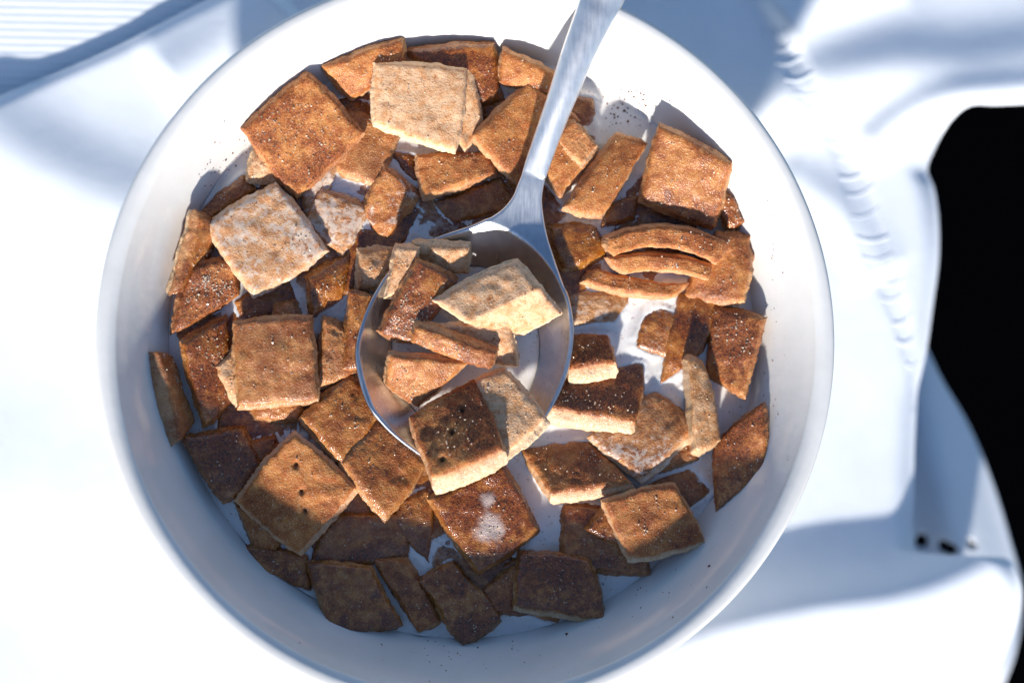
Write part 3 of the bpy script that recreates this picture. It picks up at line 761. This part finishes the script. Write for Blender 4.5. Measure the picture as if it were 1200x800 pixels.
def spoon_z(p, r=0):
    dx, dy = (p[0] - 546.0), (p[1] - 404.0)
    re = ((dx / 125.0) ** 2 + (dy / 146.0) ** 2)
    z = SR - SD * max(0.0, 1 - re) ** 0.85 * (1.0 - 0.12 * float(smooth(350, 270, np.array(p[1]))))
    z += 0.20 * float(smooth(285, 200, np.array(p[1])))
    z -= 0.0006 * max(0.0, p[1] - 300) * min(1.0, re)
    return z


V = [at(cpx[0], cpx[1], MILK + spoon_z(cpx))]; Fc = []
for i in range(1, rings + 1):
    r = (i / rings) ** 0.9
    for p in outline:
        q = cpx + (p - cpx) * r; V.append(at(q[0], q[1], MILK + spoon_z(q)))
no = len(outline)
for j in range(no): Fc.append((0, 1 + j, 1 + (j + 1) % no))
for i in range(rings - 1):
    for j in range(no):
        j2 = (j + 1) % no; Fc.append((1 + i * no + j, 1 + (i + 1) * no + j, 1 + (i + 1) * no + j2, 1 + i * no + j2))
n_bowl_f = len(Fc)
# handle: centre line (px, py, z above milk, half width px); its first row is the neck row of the bowl
hc = spline([(625.5, 207, .975, 11.6), (633, 184, 1.10, 13), (645, 150, 1.30, 14.5), (660, 110, 1.52, 16), (678, 62, 1.73, 18.5), (696, 20, 1.88, 21.5), (708, -8, 1.96, 24), (735, -80, 2.32, 28),
             (770, -170, 2.75, 33), (800, -245, 3.15, 34), (815, -285, 3.35, 25), (820, -300, 3.42, 10)], 130)
base_row = 1 + (rings - 1) * no
row = [base_row + 229] + [base_row + 230 + k for k in range(NM - 2)] + [base_row]       # right to left across the neck
for i in range(1, 130):
    hx, hy, hz, hw = hc[i]
    t = hc[min(i + 1, 129)] - hc[i - 1]; nrm2 = np.array([-t[1], t[0]]); nrm2 /= np.linalg.norm(nrm2)
    if nrm2[0] < 0: nrm2 = -nrm2
    crown = 0.13 * smooth(0, 30, np.array(float(i)))
    nrow = []
    for k in range(NM):
        w = math.sin((1 - 2 * k / (NM - 1)) * math.pi / 2) if i > 12 else (1 - 2 * k / (NM - 1)) * (1 - i / 12) + math.sin((1 - 2 * k / (NM - 1)) * math.pi / 2) * i / 12
        nrow.append(len(V)); V.append(at(hx + nrm2[0] * hw * w, hy + nrm2[1] * hw * w, MILK + hz - float(crown) * w * w))
    for k in range(NM - 1): Fc.append((row[k], nrow[k], nrow[k + 1], row[k + 1]))
    row = nrow
# thickness by hand: a lower skin and a rounded rim, then one set of normals for both parts
me = bpy.data.meshes.new('tmp'); me.from_pydata([tuple(v) for v in V], [], Fc); me.update()
bm = bmesh.new(); bm.from_mesh(me); bm.faces.ensure_lookup_table()
isb = bm.faces.layers.int.new('isb')
for k, f_ in enumerate(bm.faces): f_[isb] = 1 if k < n_bowl_f else 0
bmesh.ops.recalc_face_normals(bm, faces=bm.faces)
if sum(f_.normal.z for f_ in bm.faces) < 0: bmesh.ops.reverse_faces(bm, faces=bm.faces)
bm.normal_update()
TH = 0.10
dupv = {}
nrm_of = {v: v.normal.copy() for v in bm.verts}
bverts = [v for v in bm.verts if v.is_boundary]; bedges = [e_ for e_ in bm.edges if e_.is_boundary]
faces0 = list(bm.faces); verts0 = list(bm.verts)
for v in verts0: dupv[v] = bm.verts.new(v.co - nrm_of[v] * TH)
for f_ in faces0:
    nf = bm.faces.new([dupv[v] for v in reversed(f_.verts)]); nf[isb] = f_[isb]
midv = {}
for v in bverts:
    lk = [e_.other_vert(v).co for e_ in v.link_edges if e_.is_boundary]
    tg_ = (lk[0] - lk[1]).normalized(); o_ = tg_.cross(nrm_of[v]).normalized()
    ins = sum((f_.calc_center_median() for f_ in v.link_faces if f_ in set(v.link_faces)), Vector()) / len(v.link_faces)
    if o_.dot(v.co - ins) < 0: o_ = -o_
    midv[v] = (bm.verts.new(v.co - nrm_of[v] * TH * 0.2 + o_ * 0.045), bm.verts.new(v.co - nrm_of[v] * TH * 0.8 + o_ * 0.045))
for e_ in bedges:
    a, b_ = e_.verts; fb = e_.link_faces[0][isb]
    for A, B2 in (((a, b_), (midv[a][0], midv[b_][0])), ((midv[a][0], midv[b_][0]), (midv[a][1], midv[b_][1])), ((midv[a][1], midv[b_][1]), (dupv[a], dupv[b_]))):
        nf = bm.faces.new([A[0], A[1], B2[1], B2[0]]); nf[isb] = fb
bmesh.ops.recalc_face_normals(bm, faces=bm.faces)
bm.normal_update()
bm.verts.index_update()
allco = np.array([v.co[:] for v in bm.verts]); alln = np.array([v.normal[:] for v in bm.verts])
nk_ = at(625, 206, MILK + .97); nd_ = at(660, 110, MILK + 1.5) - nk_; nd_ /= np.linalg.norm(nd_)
brush_shine = smooth(-2.0, 0.2, (allco - nk_) @ nd_)
fb_ = [[v.index for v in f_.verts] for f_ in bm.faces if f_[isb]]; fh_ = [[v.index for v in f_.verts] for f_ in bm.faces if not f_[isb]]
bm.free()
spoon = bpy.data.objects.new('spoon', None); COL.objects.link(spoon)
spoon.location = at(545, 402, MILK + SR - SD - .1) * S
tag(spoon, 'brushed steel soup spoon resting on the bowl rim, heaped with cereal and milk', 'spoon')
for nm, fs in (('spoon_bowl', fb_), ('handle', fh_)):
    used = sorted({i for f_ in fs for i in f_}); mp_ = {a: k for k, a in enumerate(used)}
    ob = mesh_obj(nm, allco[used], [[mp_[i] for i in f_] for f_ in fs], M_STEEL, spoon, origin=allco[used].mean(0), attrs={'brush_shine': brush_shine[used]})
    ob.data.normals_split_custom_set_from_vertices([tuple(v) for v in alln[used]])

# milk pooled in the spoon
V = [at(cpx[0], cpx[1], MILK + .14)]; Fc = []
nr2 = 30; rlim = []
for p in outline:
    lo = 0.3
    for r in np.linspace(0.3, 1, 71):
        if spoon_z(cpx + (p - cpx) * r, r) > .14: break
        lo = r
    rlim.append(lo + 0.02)
rlim = np.array(rlim); rlim = np.convolve(np.concatenate([rlim[-6:], rlim, rlim[:6]]), np.ones(13) / 13, 'valid')
for i in range(1, nr2 + 1):
    k = (i / nr2) ** 0.7
    for p, rl in zip(outline, rlim):
        q = cpx + (p - cpx) * rl * k; V.append(at(q[0], q[1], MILK + .14 + 0.05 * math.exp(-(1 - k) * rl * 2.3 / 0.06)))
for j in range(no): Fc.append((0, 1 + (j + 1) % no, 1 + j))
for i in range(nr2 - 1):
    for j in range(no):
        j2 = (j + 1) % no; Fc.append((1 + i * no + j, 1 + i * no + j2, 1 + (i + 1) * no + j2, 1 + (i + 1) * no + j))
ms = mesh_obj('milk_pool', V, Fc, M_MILK)
bm = bmesh.new(); bm.from_mesh(ms.data); bmesh.ops.recalc_face_normals(bm, faces=bm.faces)
if sum(f_.normal.z for f_ in bm.faces) < 0: bmesh.ops.reverse_faces(bm, faces=bm.faces)
bm.to_mesh(ms.data); bm.free()
tag(ms, 'small pool of milk held in the spoon around its cereal', 'milk')


# ------------------------------------------------------------------ cinnamon crumbs stuck on the bowl wall and milk
def on_bowl(px, py):
    for zc in np.linspace(RIM - 0.2, MILK, 160):
        p = at(px, py, zc)
        if math.hypot(p[0], p[1]) >= r_in(zc): return p
    return at(px, py, MILK + 0.01)


r_ = np.random.default_rng(8)
V = []; Fc = []
zones = [((905, 380), 8, 70, 45, .018), ((760, 690), 70, 22, 40, .022), ((555, 770), 60, 12, 34, .022), ((885, 600), 22, 40, 22, .018), ((255, 190), 22, 25, 8, .022), ((640, 60), 60, 25, 14, .016),
         ((700, 140), 25, 18, 60, .022), ((430, 765), 60, 18, 14, .018), ((735, 120), 12, 8, 12, .03), ((860, 150), 25, 35, 6, .014), ((262, 215), 16, 18, 44, .026), ((300, 160), 25, 20, 14, .02), ((745, 125), 22, 12, 20, .028)]
big = [(883, 316, .05), (831, 663, .045), (664, 743, .05), (600, 760, .035), (208, 95, .02)]
todo = [(r_.normal(c[0], sx), r_.normal(c[1], sy), s * (0.5 + r_.random())) for c, sx, sy, n_, s in zones for _ in range(n_)] + big
for px, py, sz in todo:
    if math.hypot(px - 547, py - 402) > 405: continue
    p = on_bowl(px, py); M = Matrix.Rotation(r_.random() * 6, 3, Vector(r_.normal(0, 1, 3))); o0 = len(V)
    for w in ICO_V: V.append(p + np.array(M @ Vector(w)) * sz)
    for t3 in ICO_F: Fc.append(tuple(o0 + i3 for i3 in t3))
cr = mesh_obj('cinnamon_crumbs', V, Fc, M_CRUMB, smoothshade=False)
tag(cr, 'scattered cinnamon crumbs clinging to the inner wall of the bowl', 'crumbs', kind='stuff')
